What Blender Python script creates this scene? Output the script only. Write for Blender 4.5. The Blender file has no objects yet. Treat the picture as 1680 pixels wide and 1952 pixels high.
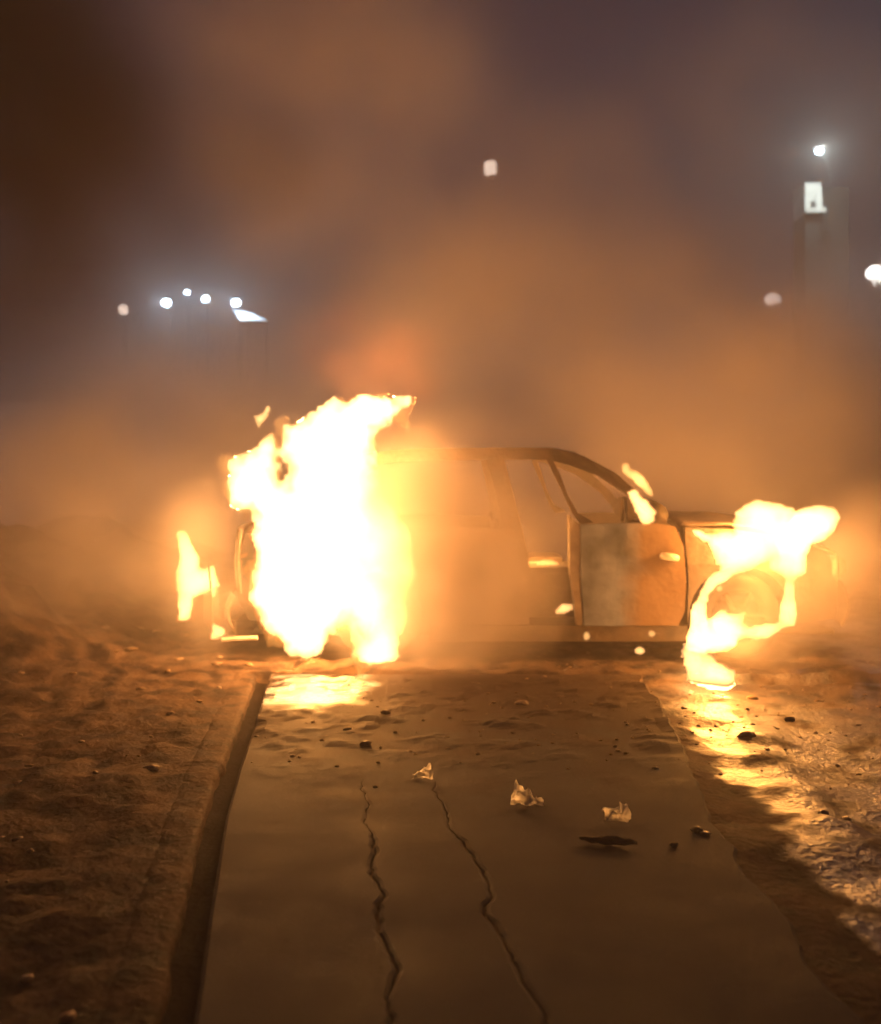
import bpy, bmesh, math, random
import numpy as np
from mathutils import Vector, noise as mn

R = math.radians
random.seed(7)
np.random.seed(7)
sc = bpy.context.scene
COL = sc.collection

# ------------------------------------------------------------------ camera, sky, exposure
H = 1.377            # camera height; horizon at photo row 880 of 1952
F = 1960.0           # focal length in photo pixels (photo 1680 wide)
cam_d = bpy.data.cameras.new('camera')
cam = bpy.data.objects.new('camera', cam_d)
COL.objects.link(cam)
cam.location = (0, 0, H)
cam.rotation_euler = (R(90), 0, 0)
cam_d.sensor_fit = 'HORIZONTAL'
cam_d.sensor_width = 36
cam_d.lens = 36 * F / 1680
cam_d.shift_y = -96 / 1680
cam_d.clip_end = 2000
cam_d.clip_start = 0.05
cam_d.dof.use_dof = True
cam_d.dof.focus_distance = 4.6
cam_d.dof.aperture_fstop = 1.6
sc.camera = cam

world = bpy.data.worlds.new('World')
sc.world = world
world.use_nodes = True
wn = world.node_tree
bg = wn.nodes['Background']
sky = wn.nodes.new('ShaderNodeTexSky')
sky.sky_type = 'NISHITA'
sky.sun_disc = False
sky.sun_elevation = R(-2)
sky.sun_rotation = R(60)
sky.ozone_density = 6.0
sky.air_density = 1.0
sky.dust_density = 0.3
wn.links.new(sky.outputs['Color'], bg.inputs['Color'])
bg.inputs['Strength'].default_value = 0.15
sky.sun_elevation = R(-2)

sc.view_settings.view_transform = 'Standard'
sc.view_settings.look = 'None'
sc.view_settings.gamma = 1
sc.view_settings.exposure = 0.0
cy = sc.cycles
cy.use_denoising = True
cy.max_bounces = 6
cy.diffuse_bounces = 2
cy.glossy_bounces = 2
cy.transmission_bounces = 2
cy.volume_bounces = 1
cy.transparent_max_bounces = 40
cy.sample_clamp_indirect = 1.5
cy.sample_clamp_direct = 0.0
cy.volume_max_steps = 64
cy.volume_step_rate = 1.8
cy.use_adaptive_sampling = True
cy.adaptive_threshold = 0.8
cy.adaptive_min_samples = 24
cy.caustics_reflective = False
cy.caustics_refractive = False

# ------------------------------------------------------------------ helpers
def at(u, v, y):
    """photo pixel to a point at distance y"""
    return Vector(((u - 840) * y / F, y, H - (v - 880) * y / F))

def gp(u, v):
    """photo pixel to a point on the ground"""
    y = H * F / (v - 880)
    return Vector(((u - 840) * y / F, y, 0.0))

def tag(o, label=None, cat=None, group=None, kind=None):
    if label: o['label'] = label
    if cat: o['category'] = cat
    if group: o['group'] = group
    if kind: o['kind'] = kind
    return o

def link(name, me, mat, parent=None, smooth=False):
    o = bpy.data.objects.new(name, me)
    COL.objects.link(o)
    if mat is not None and len(me.materials) == 0:
        me.materials.append(mat)
    if parent is not None:
        o.parent = parent
        o.matrix_parent_inverse = parent.matrix_world.inverted()
    if smooth:
        for p in me.polygons: p.use_smooth = True
    return o

def obj(name, bm, mat, parent=None, smooth=False):
    me = bpy.data.meshes.new(name)
    bmesh.ops.recalc_face_normals(bm, faces=bm.faces)
    bm.to_mesh(me); bm.free()
    return link(name, me, mat, parent, smooth)

def empty(name, loc):
    o = bpy.data.objects.new(name, None)
    o.location = loc
    o.empty_display_size = 0.2
    COL.objects.link(o)
    bpy.context.view_layer.update()
    return o

def bx(bm, x0, x1, y0, y1, z0, z1):
    vs = [bm.verts.new((x, y, z)) for x in (x0, x1) for y in (y0, y1) for z in (z0, z1)]
    for f in ((0,1,3,2),(4,6,7,5),(0,4,5,1),(2,3,7,6),(0,2,6,4),(1,5,7,3)):
        bm.faces.new([vs[i] for i in f])
    return vs

def tube(bm, pts, r, seg=8, r1=None):
    pts = [Vector(p) for p in pts]
    rings = []
    n = len(pts)
    for i, p in enumerate(pts):
        d = (pts[min(i+1, n-1)] - pts[max(i-1, 0)]).normalized()
        up = Vector((0, 0, 1)) if abs(d.z) < 0.9 else Vector((1, 0, 0))
        a = d.cross(up).normalized(); b = d.cross(a)
        rr = r if r1 is None else r + (r1 - r) * i / (n - 1)
        rings.append([bm.verts.new(p + (a*math.cos(t)+b*math.sin(t))*rr) for t in [2*math.pi*k/seg for k in range(seg)]])
    for i in range(n-1):
        for k in range(seg):
            bm.faces.new((rings[i][k], rings[i][(k+1) % seg], rings[i+1][(k+1) % seg], rings[i+1][k]))
    bm.faces.new(rings[0][::-1]); bm.faces.new(rings[-1])

def lathe(bm, prof, c, axis='Y', seg=32, closed=False):
    """profile of (radius, along) around an axis through c"""
    rings = []
    for (r, a) in prof:
        ring = []
        for k in range(seg):
            t = 2*math.pi*k/seg
            if axis == 'Y': p = (c[0]+r*math.cos(t), c[1]+a, c[2]+r*math.sin(t))
            elif axis == 'Z': p = (c[0]+r*math.cos(t), c[1]+r*math.sin(t), c[2]+a)
            else: p = (c[0]+a, c[1]+r*math.cos(t), c[2]+r*math.sin(t))
            ring.append(bm.verts.new(p))
        rings.append(ring)
    m = len(rings)
    for i in range(m if closed else m-1):
        A, B = rings[i], rings[(i+1) % m]
        for k in range(seg):
            bm.faces.new((A[k], A[(k+1) % seg], B[(k+1) % seg], B[k]))
    if not closed:
        bm.faces.new(rings[0][::-1]); bm.faces.new(rings[-1])

def nz(p, s=1.0, o=4, seed=0):
    return mn.fractal(Vector(p) * s + Vector((seed*13.7, seed*7.1, seed*3.3)), 1.0, 2.0, o)

def rock_bm(bm, c, s, seed, sub=2, rough=0.35):
    m = bmesh.ops.create_icosphere(bm, subdivisions=sub, radius=1.0)
    for v in m['verts']:
        d = v.co.normalized()
        k = 1 + rough * mn.noise(d*1.6 + Vector((seed*3.1, seed*1.7, 0))) + rough*0.5*mn.noise(d*4 + Vector((seed, 0, 5)))
        v.co = Vector((d.x*s[0]*k + c[0], d.y*s[1]*k + c[1], d.z*s[2]*k + c[2]))

# ------------------------------------------------------------------ materials
def principled(name, c0, c1=None, scale=6.0, rough=(0.7, 0.9), bump=0.0, bscale=40.0, metal=0.0, spec=0.5, detail=8, ramp=(0.35, 0.65), bdist=0.02):
    m = bpy.data.materials.new(name)
    m.use_nodes = True
    nt = m.node_tree
    b = nt.nodes['Principled BSDF']
    b.inputs['Metallic'].default_value = metal
    b.inputs['Specular IOR Level'].default_value = spec
    tc = nt.nodes.new('ShaderNodeTexCoord')
    if c1 is not None:
        n = nt.nodes.new('ShaderNodeTexNoise'); n.inputs['Scale'].default_value = scale; n.inputs['Detail'].default_value = detail
        nt.links.new(tc.outputs['Object'], n.inputs['Vector'])
        r = nt.nodes.new('ShaderNodeValToRGB')
        r.color_ramp.elements[0].position, r.color_ramp.elements[1].position = ramp
        r.color_ramp.elements[0].color = (*c0, 1); r.color_ramp.elements[1].color = (*c1, 1)
        nt.links.new(n.outputs['Fac'], r.inputs['Fac'])
        nt.links.new(r.outputs['Color'], b.inputs['Base Color'])
        mr = nt.nodes.new('ShaderNodeMapRange')
        mr.inputs['From Min'].default_value = 0.3; mr.inputs['From Max'].default_value = 0.7
        mr.inputs['To Min'].default_value = rough[0]; mr.inputs['To Max'].default_value = rough[1]
        nt.links.new(n.outputs['Fac'], mr.inputs['Value']); nt.links.new(mr.outputs['Result'], b.inputs['Roughness'])
    else:
        b.inputs['Base Color'].default_value = (*c0, 1); b.inputs['Roughness'].default_value = rough[0]
    if bump > 0:
        n2 = nt.nodes.new('ShaderNodeTexNoise'); n2.inputs['Scale'].default_value = bscale; n2.inputs['Detail'].default_value = 6
        nt.links.new(tc.outputs['Object'], n2.inputs['Vector'])
        bu = nt.nodes.new('ShaderNodeBump'); bu.inputs['Strength'].default_value = bump; bu.inputs['Distance'].default_value = bdist
        nt.links.new(n2.outputs['Fac'], bu.inputs['Height']); nt.links.new(bu.outputs['Normal'], b.inputs['Normal'])
    return m

def emitter(name, col, strength):
    m = bpy.data.materials.new(name); m.use_nodes = True
    nt = m.node_tree; nt.nodes.remove(nt.nodes['Principled BSDF'])
    e = nt.nodes.new('ShaderNodeEmission'); e.inputs['Color'].default_value = (*col, 1); e.inputs['Strength'].default_value = strength
    nt.links.new(e.outputs[0], nt.nodes['Material Output'].inputs['Surface'])
    m.cycles.emission_sampling = 'NONE'
    return m

def fire_mat(name, col, dens, skin=0.01):
    """glowing gas: an emissive volume inside a clear, very faintly glowing skin"""
    m = bpy.data.materials.new(name); m.use_nodes = True
    nt = m.node_tree; nt.nodes.remove(nt.nodes['Principled BSDF'])
    out = nt.nodes['Material Output']
    tr = nt.nodes.new('ShaderNodeBsdfTransparent')
    e = nt.nodes.new('ShaderNodeEmission'); e.inputs['Color'].default_value = (*col, 1); e.inputs['Strength'].default_value = skin
    a = nt.nodes.new('ShaderNodeAddShader')
    nt.links.new(tr.outputs[0], a.inputs[0]); nt.links.new(e.outputs[0], a.inputs[1])
    nt.links.new(a.outputs[0], out.inputs['Surface'])
    ve = nt.nodes.new('ShaderNodeEmission'); ve.inputs['Color'].default_value = (*col, 1); ve.inputs['Strength'].default_value = dens
    nt.links.new(ve.outputs[0], out.inputs['Volume'])
    m.cycles.emission_sampling = 'NONE'
    return m

M = {}
M['soil'] = principled('soil', (0.012, 0.007, 0.005), (0.085, 0.056, 0.038), 6.5, (0.75, 0.95), 0.5, 34.0, ramp=(0.38, 0.6), bdist=0.02)
M['concrete'] = principled('concrete', (0.028, 0.028, 0.030), (0.066, 0.066, 0.069), 3.0, (0.72, 0.9), 0.25, 70.0, bdist=0.006, ramp=(0.3, 0.7))
M['groove'] = principled('groove_dirt', (0.005, 0.0032, 0.0024), (0.012, 0.0075, 0.005), 9.0, (0.85, 0.95), 0.4, 40.0, spec=0.03)
M['clod'] = principled('clod', (0.08, 0.05, 0.032), (0.24, 0.17, 0.11), 9.0, (0.6, 0.9), 0.5, 60.0)
M['pale_clod'] = principled('pale_rubble', (0.06, 0.042, 0.03), (0.2, 0.15, 0.11), 7.0, (0.3, 0.6), 0.3, 50.0)
M['dark_stone'] = principled('dark_stone', (0.025, 0.017, 0.012), (0.07, 0.047, 0.033), 9.0, (0.7, 0.9), 0.4, 50.0)
M['paper'] = principled('white_litter', (0.62, 0.6, 0.56), (0.8, 0.78, 0.75), 20.0, (0.6, 0.8), 0.2, 60.0)
M['char'] = principled('charred_wood', (0.02, 0.014, 0.01), (0.05, 0.035, 0.025), 30.0, (0.8, 0.95), 0.4, 80.0)
M['burnt'] = principled('burnt_paint', (0.05, 0.036, 0.03), (0.16, 0.115, 0.095), 5.0, (0.55, 0.85), 0.35, 22.0, metal=0.15)
M['rail'] = principled('scorched_brown_metal', (0.022, 0.014, 0.010), (0.085, 0.05, 0.036), 9.0, (0.6, 0.9), 0.5, 30.0, metal=0.1)
M['door'] = principled('door_ash', (0.035, 0.045, 0.075), (0.15, 0.175, 0.27), 4.5, (0.75, 0.95), 0.35, 22.0)
M['ash'] = principled('ash_coated_metal', (0.12, 0.09, 0.08), (0.28, 0.225, 0.21), 7.0, (0.75, 0.95), 0.3, 30.0)
M['soot'] = principled('sooty_metal', (0.03, 0.022, 0.018), (0.10, 0.07, 0.05), 8.0, (0.6, 0.9), 0.4, 40.0, metal=0.2)
M['rubber'] = principled('burnt_rubber', (0.018, 0.016, 0.015), (0.05, 0.042, 0.036), 14.0, (0.8, 0.95), 0.4, 60.0)
M['steel'] = principled('scorched_steel', (0.18, 0.13, 0.10), (0.34, 0.26, 0.2), 12.0, (0.35, 0.6), 0.2, 50.0, metal=0.8)
M['lens'] = principled('cloudy_lens', (0.5, 0.45, 0.4), (0.65, 0.6, 0.55), 8.0, (0.2, 0.4))
M['pole'] = principled('dark_painted_pole', (0.008, 0.008, 0.008), (0.014, 0.014, 0.014), 6.0, (0.7, 0.85))
M['render'] = principled('pale_render', (0.30, 0.28, 0.26), (0.42, 0.40, 0.38), 3.0, (0.8, 0.95), 0.2, 20.0)
M['wall_shade'] = principled('painted_wall_shade', (0.016, 0.014, 0.012), (0.03, 0.026, 0.022), 3.0, (0.8, 0.95), 0.2, 20.0)  # dark colour paints in the lower wall's fade into smoke and the side's shade
M['sheet'] = principled('roof_sheet', (0.45, 0.47, 0.5), (0.6, 0.62, 0.64), 5.0, (0.35, 0.55), metal=0.2)
M['dark'] = principled('black_metal', (0.012, 0.011, 0.01), None, rough=(0.6, 0.6))
FIRE = (1.0, 0.5, 0.16)
M['fire'] = fire_mat('flame', FIRE, 26.0)
M['fire_soft'] = fire_mat('thin_flame', (1.0, 0.46, 0.12), 14.0)
M['fire_fringe'] = fire_mat('flame_fringe', (1.0, 0.36, 0.07), 1.5, 0.003)
M['fire_hot'] = fire_mat('hot_flame', (1.0, 0.52, 0.18), 26.0)

def dirty_concrete(m):
    nt = m.node_tree; b = nt.nodes['Principled BSDF']
    src = b.inputs['Base Color'].links[0].from_socket
    tc = nt.nodes.new('ShaderNodeTexCoord'); sx = nt.nodes.new('ShaderNodeSeparateXYZ'); nt.links.new(tc.outputs['Object'], sx.inputs[0])
    n = nt.nodes.new('ShaderNodeTexNoise'); n.inputs['Scale'].default_value = 3.2; n.inputs['Detail'].default_value = 7; nt.links.new(tc.outputs['Object'], n.inputs['Vector'])
    mr = nt.nodes.new('ShaderNodeMapRange'); mr.inputs['From Min'].default_value = 3.6; mr.inputs['From Max'].default_value = 6.2; mr.inputs['To Min'].default_value = -0.42; mr.inputs['To Max'].default_value = 0.25
    nt.links.new(sx.outputs['Y'], mr.inputs['Value'])
    ad = nt.nodes.new('ShaderNodeMath'); ad.operation = 'ADD'; nt.links.new(mr.outputs[0], ad.inputs[0]); nt.links.new(n.outputs['Fac'], ad.inputs[1])
    m2 = nt.nodes.new('ShaderNodeMapRange'); m2.inputs['From Min'].default_value = 0.3; m2.inputs['From Max'].default_value = 0.6; nt.links.new(ad.outputs[0], m2.inputs['Value'])
    mx = nt.nodes.new('ShaderNodeMix'); mx.data_type = 'RGBA'; nt.links.new(m2.outputs[0], mx.inputs['Factor']); nt.links.new(src, mx.inputs['A']); mx.inputs['B'].default_value = (0.04, 0.026, 0.018, 1)
    # wet area: smooth, dark, with a wandering edge
    q = gp(588, 1312)
    sb = nt.nodes.new('ShaderNodeVectorMath'); sb.operation = 'SUBTRACT'; nt.links.new(tc.outputs['Object'], sb.inputs[0]); sb.inputs[1].default_value = (q.x, q.y+0.1, 0)
    dv = nt.nodes.new('ShaderNodeVectorMath'); dv.operation = 'DIVIDE'; nt.links.new(sb.outputs[0], dv.inputs[0]); dv.inputs[1].default_value = (0.42, 0.75, 1)
    ln = nt.nodes.new('ShaderNodeVectorMath'); ln.operation = 'LENGTH'; nt.links.new(dv.outputs[0], ln.inputs[0])
    a2 = nt.nodes.new('ShaderNodeMath'); a2.operation = 'SUBTRACT'; nt.links.new(ln.outputs['Value'], a2.inputs[0]); nt.links.new(n.outputs['Fac'], a2.inputs[1])
    wm = nt.nodes.new('ShaderNodeMapRange'); wm.interpolation_type = 'SMOOTHSTEP'; wm.inputs['From Min'].default_value = 0.55; wm.inputs['From Max'].default_value = 0.15; nt.links.new(a2.outputs[0], wm.inputs['Value'])
    rs = b.inputs['Roughness'].links[0].from_socket
    mr2 = nt.nodes.new('ShaderNodeMix'); nt.links.new(wm.outputs[0], mr2.inputs['Factor']); nt.links.new(rs, mr2.inputs['A']); mr2.inputs['B'].default_value = 0.16
    nt.links.new(mr2.outputs['Result'], b.inputs['Roughness'])
    ms = nt.nodes.new('ShaderNodeMix'); nt.links.new(wm.outputs[0], ms.inputs['Factor']); ms.inputs['A'].default_value = 0.12; ms.inputs['B'].default_value = 0.8
    nt.links.new(ms.outputs['Result'], b.inputs['Specular IOR Level'])
    nt.links.new(mx.outputs['Result'], b.inputs['Base Color'])
dirty_concrete(M['concrete'])
def wet_mud(m):
    nt = m.node_tree; b = nt.nodes['Principled BSDF']
    tc = nt.nodes.new('ShaderNodeTexCoord'); sx = nt.nodes.new('ShaderNodeSeparateXYZ'); nt.links.new(tc.outputs['Object'], sx.inputs[0])
    n = nt.nodes.new('ShaderNodeTexNoise'); n.inputs['Scale'].default_value = 4.0; n.inputs['Detail'].default_value = 5; nt.links.new(tc.outputs['Object'], n.inputs['Vector'])
    mr = nt.nodes.new('ShaderNodeMapRange'); mr.inputs['From Min'].default_value = 1.0; mr.inputs['From Max'].default_value = 1.35; mr.inputs['To Min'].default_value = -0.6; mr.inputs['To Max'].default_value = 0.12; nt.links.new(sx.outputs['X'], mr.inputs['Value'])
    ad = nt.nodes.new('ShaderNodeMath'); ad.operation = 'ADD'; nt.links.new(mr.outputs[0], ad.inputs[0]); nt.links.new(n.outputs['Fac'], ad.inputs[1])
    wm = nt.nodes.new('ShaderNodeMapRange'); wm.interpolation_type = 'SMOOTHSTEP'; wm.inputs['From Min'].default_value = 0.4; wm.inputs['From Max'].default_value = 0.66; nt.links.new(ad.outputs[0], wm.inputs['Value'])
    rs = b.inputs['Roughness'].links[0].from_socket
    mx = nt.nodes.new('ShaderNodeMix'); nt.links.new(wm.outputs[0], mx.inputs['Factor']); nt.links.new(rs, mx.inputs['A']); mx.inputs['B'].default_value = 0.37
    nt.links.new(mx.outputs['Result'], b.inputs['Roughness'])
    ms = nt.nodes.new('ShaderNodeMix'); nt.links.new(wm.outputs[0], ms.inputs['Factor']); ms.inputs['A'].default_value = 0.08; ms.inputs['B'].default_value = 0.85
    nt.links.new(ms.outputs['Result'], b.inputs['Specular IOR Level'])
wet_mud(M['soil'])
def rusty_end(m):
    nt = m.node_tree; b = nt.nodes['Principled BSDF']; src = b.inputs['Base Color'].links[0].from_socket
    tc = nt.nodes.new('ShaderNodeTexCoord'); sx = nt.nodes.new('ShaderNodeSeparateXYZ'); nt.links.new(tc.outputs['Object'], sx.inputs[0])
    n = nt.nodes.new('ShaderNodeTexNoise'); n.inputs['Scale'].default_value = 4.0; n.inputs['Detail'].default_value = 6; nt.links.new(tc.outputs['Object'], n.inputs['Vector'])
    mu = nt.nodes.new('ShaderNodeMath'); mu.operation = 'MULTIPLY_ADD'; nt.links.new(n.outputs['Fac'], mu.inputs[0]); mu.inputs[1].default_value = 0.35; nt.links.new(sx.outputs['X'], mu.inputs[2])
    mr = nt.nodes.new('ShaderNodeMapRange'); mr.inputs['From Min'].default_value = 1.44; mr.inputs['From Max'].default_value = 1.62; nt.links.new(mu.outputs[0], mr.inputs['Value'])
    mx = nt.nodes.new('ShaderNodeMix'); mx.data_type = 'RGBA'; nt.links.new(mr.outputs[0], mx.inputs['Factor']); nt.links.new(src, mx.inputs['A']); mx.inputs['B'].default_value = (0.14, 0.085, 0.05, 1)
    nt.links.new(mx.outputs['Result'], b.inputs['Base Color'])
rusty_end(M['door'])
def translucent(m, col, k):
    nt = m.node_tree; b = nt.nodes['Principled BSDF']; out = nt.nodes['Material Output']
    t = nt.nodes.new('ShaderNodeBsdfTranslucent'); t.inputs['Color'].default_value = (*col, 1)
    mx = nt.nodes.new('ShaderNodeMixShader'); mx.inputs[0].default_value = k
    nt.links.new(b.outputs[0], mx.inputs[1]); nt.links.new(t.outputs[0], mx.inputs[2]); nt.links.new(mx.outputs[0], out.inputs['Surface'])
translucent(M['paper'], (0.92, 0.92, 0.9), 0.75)

# ------------------------------------------------------------------ light given off by the fires and lamps
def point(name, loc, watt, col, rad=0.1):
    l = bpy.data.lights.new(name, 'POINT'); l.energy = watt; l.color = col; l.shadow_soft_size = rad
    o = bpy.data.objects.new(name, l); o.location = loc; COL.objects.link(o)
    return o

FCOL = (1.0, 0.37, 0.065)
FPOW = 1.5

# ------------------------------------------------------------------ ground
def left_x(y):  # edge of the walkway on the dirt side
    P = [(1.0, -0.45), (2.518, -0.604), (3.138, -0.704), (3.97, -0.83), (4.57, -0.898), (5.51, -0.984), (6.66, -1.105), (7.4, -1.2)]
    return float(np.interp(y, [p[0] for p in P], [p[1] for p in P]))
def right_x(y):
    wob = 0.035*mn.noise(Vector((y*2.3, 7, 1))) + 0.02*mn.noise(Vector((y*8.0, 3, 1)))
    P = [(1.0, 0.98), (2.518, 1.028), (3.21, 1.05), (3.55, 1.02), (4.09, 1.06), (4.5, 1.125), (5.2, 1.2), (6.7, 1.3)]
    return wob + float(np.interp(y, [p[0] for p in P], [p[1] for p in P]))
RIDGE = [(6.2, 1.58), (5.87, 1.58), (5.3, 1.60), (4.735, 1.53), (4.2, 1.52), (3.8, 1.44), (3.5, 1.40)]
def ridge_x(y):
    P = sorted(RIDGE)
    return float(np.interp(y, [p[0] for p in P], [p[1] for p in P]))

def soil_left(x, y):
    n1 = nz((x, y, 0), 1.1, 3, 1); n2 = nz((x, y, 0), 4.5, 4, 2); n3 = nz((x, y, 0), 14.0, 3, 3)
    d = left_x(y) - x
    k = min(1, max(0, (d-0.085)/0.35))
    z = -0.006 + k*0.01 + (0.1 + 0.9*k)*(0.03*n1 + 0.024*n2 + 0.03*n3)
    e = min(1, max(0, (-x-1.8)/2.2)); e = e*e*(3-2*e); g = min(1, max(0, (y-5.2)/2.2)); g = g*g*(3-2*g)
    return z + 0.6*e*g*(1+0.3*n1+0.12*n2)

def ground_z(x, y):
    n1 = nz((x, y, 0), 1.1, 3, 1); n2 = nz((x, y, 0), 4.5, 4, 2); n3 = nz((x, y, 0), 14.0, 3, 3)
    lx, rx = left_x(y), right_x(y)
    z = -0.03
    amp = 1.0
    if lx < x < rx and y < 6.75:
        return -0.014 if lx+0.06 < x and y < 6.6 else -0.12
    if x <= lx:
        return -0.12 if lx - x < 0.16 and y < 6.75 else soil_left(x, y)
    if x >= rx and y < 6.75:
        d = x - rx
        k = min(1, d/0.3)
        z = -0.012 - 0.05*k + 0.03*n1 + 0.010*n2 + 0.004*n3
        # heap of rubble
        if 3.2 < y < 6.5:
            e = min(1, (y-3.3)/0.5, (6.5-y)/0.4)
            w = 0.2 + 0.06*n1
            t = (x-ridge_x(y))/w
            z += 0.04*max(e, 0)*math.exp(-t*t)*(1+0.6*n2)
        return z
    return -0.01 + 0.03*n1 + 0.03*n2 + 0.014*n3

xs = np.concatenate([np.array([-400, -150, -60, -30, -16, -9, -6]), np.arange(-4.5, 4.51, 0.045), np.array([6, 9, 16, 30, 60, 150, 400])])
ys = np.concatenate([np.array([-300, -60, -15, -4, 0.0]), np.arange(1.0, 8.6, 0.045), np.arange(8.7, 14, 0.2), np.array([15, 18, 24, 34, 50, 90, 180, 500.])])
V = []
for y in ys:
    for x in xs:
        far = abs(x) > 5 or y < 0.5 or y > 15
        V.append((x, y, -0.02 if far else ground_z(x, y)))
nx = len(xs)
FA = [(j*nx+i, j*nx+i+1, (j+1)*nx+i+1, (j+1)*nx+i) for j in range(len(ys)-1) for i in range(nx-1)]
me = bpy.data.meshes.new('ground'); me.from_pydata(V, [], FA); me.update()
tag(link('ground', me, M['soil'], smooth=True), 'uneven dirt ground strewn with rubble around the burning car', 'ground', kind='structure')

# walkway: slabs split by the two cracks and a cross joint
def crack(pts, y):
    P = sorted(pts)
    x = float(np.interp(y, [p[0] for p in P], [p[1] for p in P]))
    return x + 0.03*mn.noise(Vector((y*5, x, 3))) + 0.016*mn.noise(Vector((y*17, x, 8))) + 0.007*mn.noise(Vector((y*45, x, 5)))
C1 = [(4.5, -0.33), (3.97, -0.284), (3.505, -0.2235), (3.138, -0.192), (2.78, -0.12), (2.518, -0.128), (1.8, -0.06), (1.0, 0.0)]
C2 = [(4.5, -0.03), (4.15, 0.0), (3.70, 0.075), (3.46, 0.159), (3.138, 0.144), (2.84, 0.21), (2.518, 0.257), (1.8, 0.35), (1.0, 0.42)]
pave = empty('walkway', (0, 4, 0)); tag(pave, 'cracked grey concrete walkway leading up to the burning car', 'walkway', kind='structure')
def gap(y): return max(0.0, (0.006+0.006*mn.noise(Vector((y*4, 2, 2)))))*max(0.0, min(1.0, (4.5-y)/0.7))
def slab(fl, fr, y0, y1, z=0.0, n=60, m=14, seed=0, gapL=0.0, gapR=0.0):
    bm = bmesh.new(); top = []
    for j in range(n+1):
        y = y0 + (y1-y0)*j/n
        a, b = fl(y)+gapL, fr(y)-gapR
        row = []
        for i in range(m+1):
            x = a + (b-a)*i/m
            if i == 1: x = a + 0.012
            if i == m-1: x = b - 0.012
            zz = z + 0.006*nz((x, y, 0), 1.6, 3, seed+5)
            if 0.05 < i/m < 0.95 or gap(y) == 0: zz += 0.03*max(0, nz((x, y, 0), 5.0, 4, 8))*max(0, min(1, (y-4.2)/1.2))*min(1, (6.66-y)/0.1)
            ed = min(x-a, b-x, y-y0, y1-y)
            if ed < 0.01: zz -= (0.012 if (a < left_x(y)+0.001 and x < a+0.01) or (b > right_x(y)-0.001 and x > b-0.01) else 1.3*gap(y))*(0.6+0.6*abs(mn.noise(Vector((x*20, y*20, 0)))))
            row.append(bm.verts.new((x, y, zz)))
        top.append(row)
    for j in range(n):
        for i in range(m):
            bm.faces.new((top[j][i], top[j][i+1], top[j+1][i+1], top[j+1][i]))
    ring = [top[0][i] for i in range(m+1)] + [top[j][m] for j in range(1, n+1)] + [top[n][i] for i in range(m-1, -1, -1)] + [top[j][0] for j in range(n-1, 0, -1)]
    low = [bm.verts.new((v.co.x, v.co.y, -0.15)) for v in ring]
    for i in range(len(ring)):
        k = (i+1) % len(ring)
        bm.faces.new((ring[i], low[i], low[k], ring[k]))
    return obj('slab', bm, M['concrete'], pave)
slab(left_x, lambda y: crack(C1, y)-gap(y), 1.0, 6.66, 0.0, 190, 20, 1)
slab(lambda y: crack(C1, y)+gap(y)*0.6, lambda y: crack(C2, y)-gap(y), 1.0, 6.66, 0.0, 190, 12, 1)
slab(lambda y: crack(C2, y)+gap(y)*0.6, right_x, 1.0, 6.66, 0.0, 190, 32, 1)

bm = bmesh.new(); T = []
for j in range(71):
    y = 1.0 + 5.7*j/70
    T.append([bm.verts.new((left_x(y)+dx, y, dz + 0.012*mn.noise(Vector((y*6, dx*9, 0))))) for dx, dz in ((-0.11, -0.05), (-0.07, -0.062), (-0.03, -0.064), (0.012, -0.06))])
for j in range(70):
    for i in range(3): bm.faces.new((T[j][i], T[j][i+1], T[j+1][i+1], T[j+1][i]))
tag(obj('gutter', bm, M['groove'], None, True), 'dark muddy gutter along the walkway edge', 'gutter', kind='structure')
bm = bmesh.new(); T = []
for j in range(141):
    y = 1.0 + 5.7*j/140; lx = left_x(y); w = 0.016*mn.noise(Vector((y*6, 1, 4))) + 0.008*mn.noise(Vector((y*21, 1, 4)))
    row = [(lx-0.27, soil_left(lx-0.27, y)-0.025)]
    row += [(lx+dx, soil_left(lx+dx, y)+0.004) for dx in (-0.225, -0.19, -0.16)] + [(lx-0.125+w*0.5, soil_left(lx-0.125, y)+0.003), (lx-0.1+w, soil_left(lx-0.1, y)-0.002), (lx-0.09+w, -0.022), (lx-0.085+w, -0.09)]
    T.append([bm.verts.new((x, y, z)) for x, z in row])
for j in range(140):
    for i in range(7): bm.faces.new((T[j][i], T[j][i+1], T[j+1][i+1], T[j+1][i]))
tag(obj('verge_edge', bm, M['soil'], None, True), 'trodden dirt edge beside the gutter', 'verge', kind='structure')

# ------------------------------------------------------------------ the burnt car
D = 7.1; S = F / D
def X(u): return (u-840)/S
def Z(v): return H - (v-880)/S
W = 1.72
car = empty('burning_car', (0.85, D + W/2, 0))
tag(car, 'burnt-out car shell on fire with bare pillars and doorway', 'car')

def side_y(z):
    return 0.03*max(0, 0.35-z)/0.35 + float(np.interp(z, [0, 0.7, 0.95, 1.44, 1.6], [0, 0, 0.05, 0.25, 0.3]))

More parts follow.
